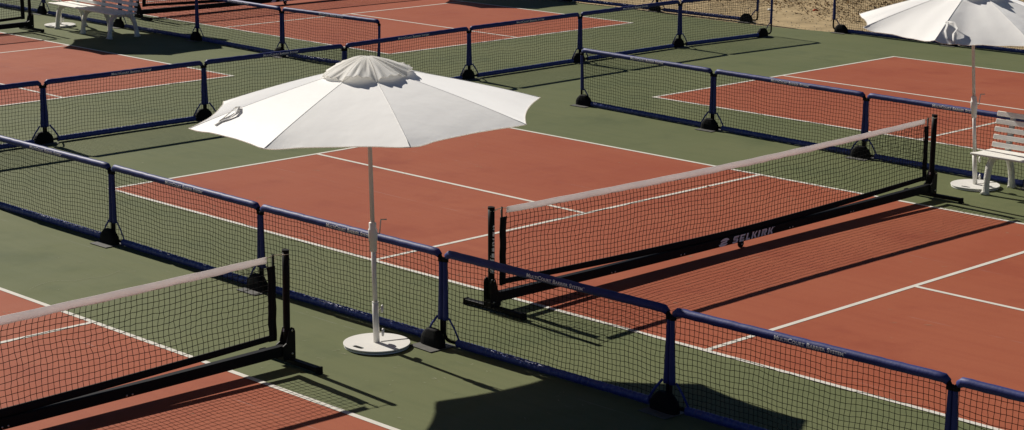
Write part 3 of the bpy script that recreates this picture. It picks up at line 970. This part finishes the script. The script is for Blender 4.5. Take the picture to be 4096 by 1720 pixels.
# ------------------------------------------------------------------ benches
def make_bench(x, y, rz, label):
    r = thing('park_bench', (x, y, 0), rz, label, 'bench', 'white slatted benches with cast legs')
    LB = 2.26
    for xi, fx in enumerate((0.19, 1.09, 1.99)):
        mb = MB()
        def rib_path(pts, wx):
            L = []
            P_ = [Vector((0, p[0], p[1])) for p in pts]
            for i, p in enumerate(P_):
                d = (P_[min(i + 1, len(P_) - 1)] - P_[max(i - 1, 0)]).normalized()
                nrm = Vector((0, -d.z, d.y))
                hw = pts[i][2] / 2
                wxx = wx * (1.0 + (0.55 if i == 0 else 0.12 if i == 1 else 0))
                bv = 0.006
                L.append([p + nrm * hw + Vector((-wxx + bv, 0, 0)), p + nrm * hw + Vector((wxx - bv, 0, 0)), p + nrm * (hw - bv) + Vector((wxx, 0, 0)), p - nrm * (hw - bv) + Vector((wxx, 0, 0)), p - nrm * hw + Vector((wxx - bv, 0, 0)), p - nrm * hw + Vector((-wxx + bv, 0, 0)), p - nrm * (hw - bv) + Vector((-wxx, 0, 0)), p + nrm * (hw - bv) + Vector((-wxx, 0, 0))])
            mb.loft(L, smooth=True)
        # front leg sweeping into the seat rail, arch below
        rib_path([(0.045, 0.0, 0.110), (0.052, 0.035, 0.078), (0.060, 0.12, 0.062), (0.075, 0.22, 0.064), (0.098, 0.32, 0.072), (0.135, 0.378, 0.074), (0.20, 0.402, 0.056), (0.30, 0.400, 0.05), (0.40, 0.392, 0.054), (0.462, 0.372, 0.066)], 0.027)
        rib_path([(0.610, 0.0, 0.110), (0.603, 0.035, 0.078), (0.592, 0.12, 0.062), (0.570, 0.22, 0.064), (0.535, 0.31, 0.072), (0.495, 0.372, 0.080), (0.478, 0.44, 0.070), (0.492, 0.54, 0.058), (0.520, 0.68, 0.054), (0.552, 0.83, 0.050), (0.560, 0.862, 0.04)], 0.0265)
        mb.build('leg_frame', M['cast'], r).location = (fx, 0, 0)
    for i in range(6):
        yy = -0.01 + 0.079 * i
        zz = 0.432 + (0.010 if i == 0 else 0.004 * (5 - i) / 5)
        MB().box((0, yy, zz), (LB, yy + 0.066, zz + 0.026), bev=0.006).build('seat_slat', M['benchwhite'], r)
    for i in range(5):
        zc = 0.505 + 0.087 * i
        yc = 0.455 + 0.21 * (zc - 0.47)
        m = Matrix.Translation((0, yc, zc)) @ Matrix.Rotation(radians(-14), 4, 'X')
        MB().box((0.0, -0.026, -0.029), (LB, -0.002, 0.029), mtx=m, bev=0.006).build('back_slat', M['benchwhite'], r)
    return r
make_bench(-12.50, 7.045, -0.045, 'long white slatted bench at upper left, half in the umbrella shade')
make_bench(6.85, 7.02, 0.0, 'white slatted bench at the right edge beside an umbrella base')

# ------------------------------------------------------------------ dirt margin: litter, stones, scraps
rg = random.Random(99)
def patch_h(x, y): return -0.014
mb = MB()
def leaf(x, y, s, z=0.0):
    a = rg.uniform(0, 2 * pi); tl = rg.uniform(-0.6, 0.6); t2 = rg.uniform(-0.5, 0.5)
    m = Matrix.Translation((x, y, -0.010 + z)) @ Matrix.Rotation(a, 4, 'Z') @ Matrix.Rotation(tl, 4, 'X') @ Matrix.Rotation(t2, 4, 'Y')
    w_ = s * rg.uniform(0.12, 0.42); c_ = s * rg.uniform(0.05, 0.25)
    vs = [m @ Vector(p) for p in ((-s, 0, c_), (-s * 0.3, w_, 0.01), (s * 0.4, w_ * 0.8, 0), (s, 0, c_), (s * 0.4, -w_ * 0.8, 0.01), (-s * 0.3, -w_, 0))]
    mb.add(vs, [(0, 1, 5), (1, 2, 4, 5), (2, 3, 4)], False)
def edge_y(x):
    for (xa, ya), (xb, yb) in zip(edge, edge[1:]):
        if xa <= x <= xb: return ya + (yb - ya) * (x - xa) / (xb - xa)
    return 17.5
cnt = 0
while cnt < 17000:
    x = rg.uniform(-14, 6); d = rg.random() ** 0.75 * 7.0
    y = edge_y(x) + 0.1 + d
    dens = 0.07 + 0.93 * max(0, min(1, (d - 1.5 + 0.5 * sin(x * 1.3)) / 1.3))
    if rg.random() > dens: continue
    leaf(x, y, rg.uniform(0.012, 0.05) * (0.7 if d < 1.6 else 1.1), rg.uniform(0, 0.02) if d > 2 else 0)
    cnt += 1
o = mb.build('leaf_litter', M['leaf']); o['kind'] = 'stuff'
tag(o, 'dry brown leaves and twigs scattered over the dirt beyond the courts', 'leaf litter')

mb = MB()
for i in range(2600):
    x = rg.uniform(-14, 6); y = edge_y(x) + 0.03 + rg.random() ** 1.3 * 6
    s = rg.choice((0.006, 0.008, 0.010, 0.014, 0.02)) * rg.uniform(0.7, 1.3)
    q = [Vector((x + s * rg.uniform(0.7, 1.2) * cos(a), y + s * rg.uniform(0.7, 1.2) * sin(a), -0.014)) for a in (0, 1.25, 2.5, 3.8, 5.0)]
    tp = Vector((x, y, -0.014 + s * rg.uniform(0.6, 1.1)))
    mb.add(q + [tp], [(j, (j + 1) % 5, 5) for j in range(5)], False)
o = mb.build('gravel', M['stone']); o['kind'] = 'stuff'
tag(o, 'small pale stones strewn over the dry dirt', 'gravel')

def scrap(name, x, y, pts, m, label, cat):
    mb = MB()
    mb.loft([[(px_, py_, z * 0.3) for px_, py_, z in pts], [(px_ * 0.9, py_ * 0.9, z + 0.02) for px_, py_, z in pts], [(px_ * 0.4, py_ * 0.5, z + 0.032) for px_, py_, z in pts]], smooth=True)
    o = mb.build(name, m); o.location = (x, y, -0.014)
    return tag(o, label, cat)
rs = lambda s, n: [(s * cos(2 * pi * i / n) * rg.uniform(0.7, 1.2), s * sin(2 * pi * i / n) * rg.uniform(0.7, 1.2), rg.uniform(0, 0.01)) for i in range(n)]
scrap('paper_scrap', -2.55, 18.95, rs(0.075, 9), M['paper'], 'crumpled white paper scrap lying on the dirt right of the gap', 'paper scrap')
scrap('flat_stone', -2.1, 18.75, rs(0.13, 9), M['stone'], 'flat pale stone on the dirt left of the right umbrella canopy', 'stone')
scrap('fallen_leaf', -4.75, 19.6, rs(0.055, 7), M['redleaf'], 'bright red fallen leaf in the litter above the gap', 'leaf')
scrap('paper_scrap', -5.4, 19.0, rs(0.07, 8), M['paper'], 'white paper scrap beside the post at the end of the diagonal row', 'paper scrap')
mb = MB()
mb.tube([(0, 0, 0.010), (0.02, 0.008, 0.012), (0.045, 0.012, 0.010)], lambda i: (0.006, 0.009, 0.004)[i], 8)
o = mb.build('dry_leaf', M['cordwhite']); o.location = (4.62, 5.05, 0.006)
tag(o, 'tiny curled yellow leaf on the red court behind the main net', 'leaf')
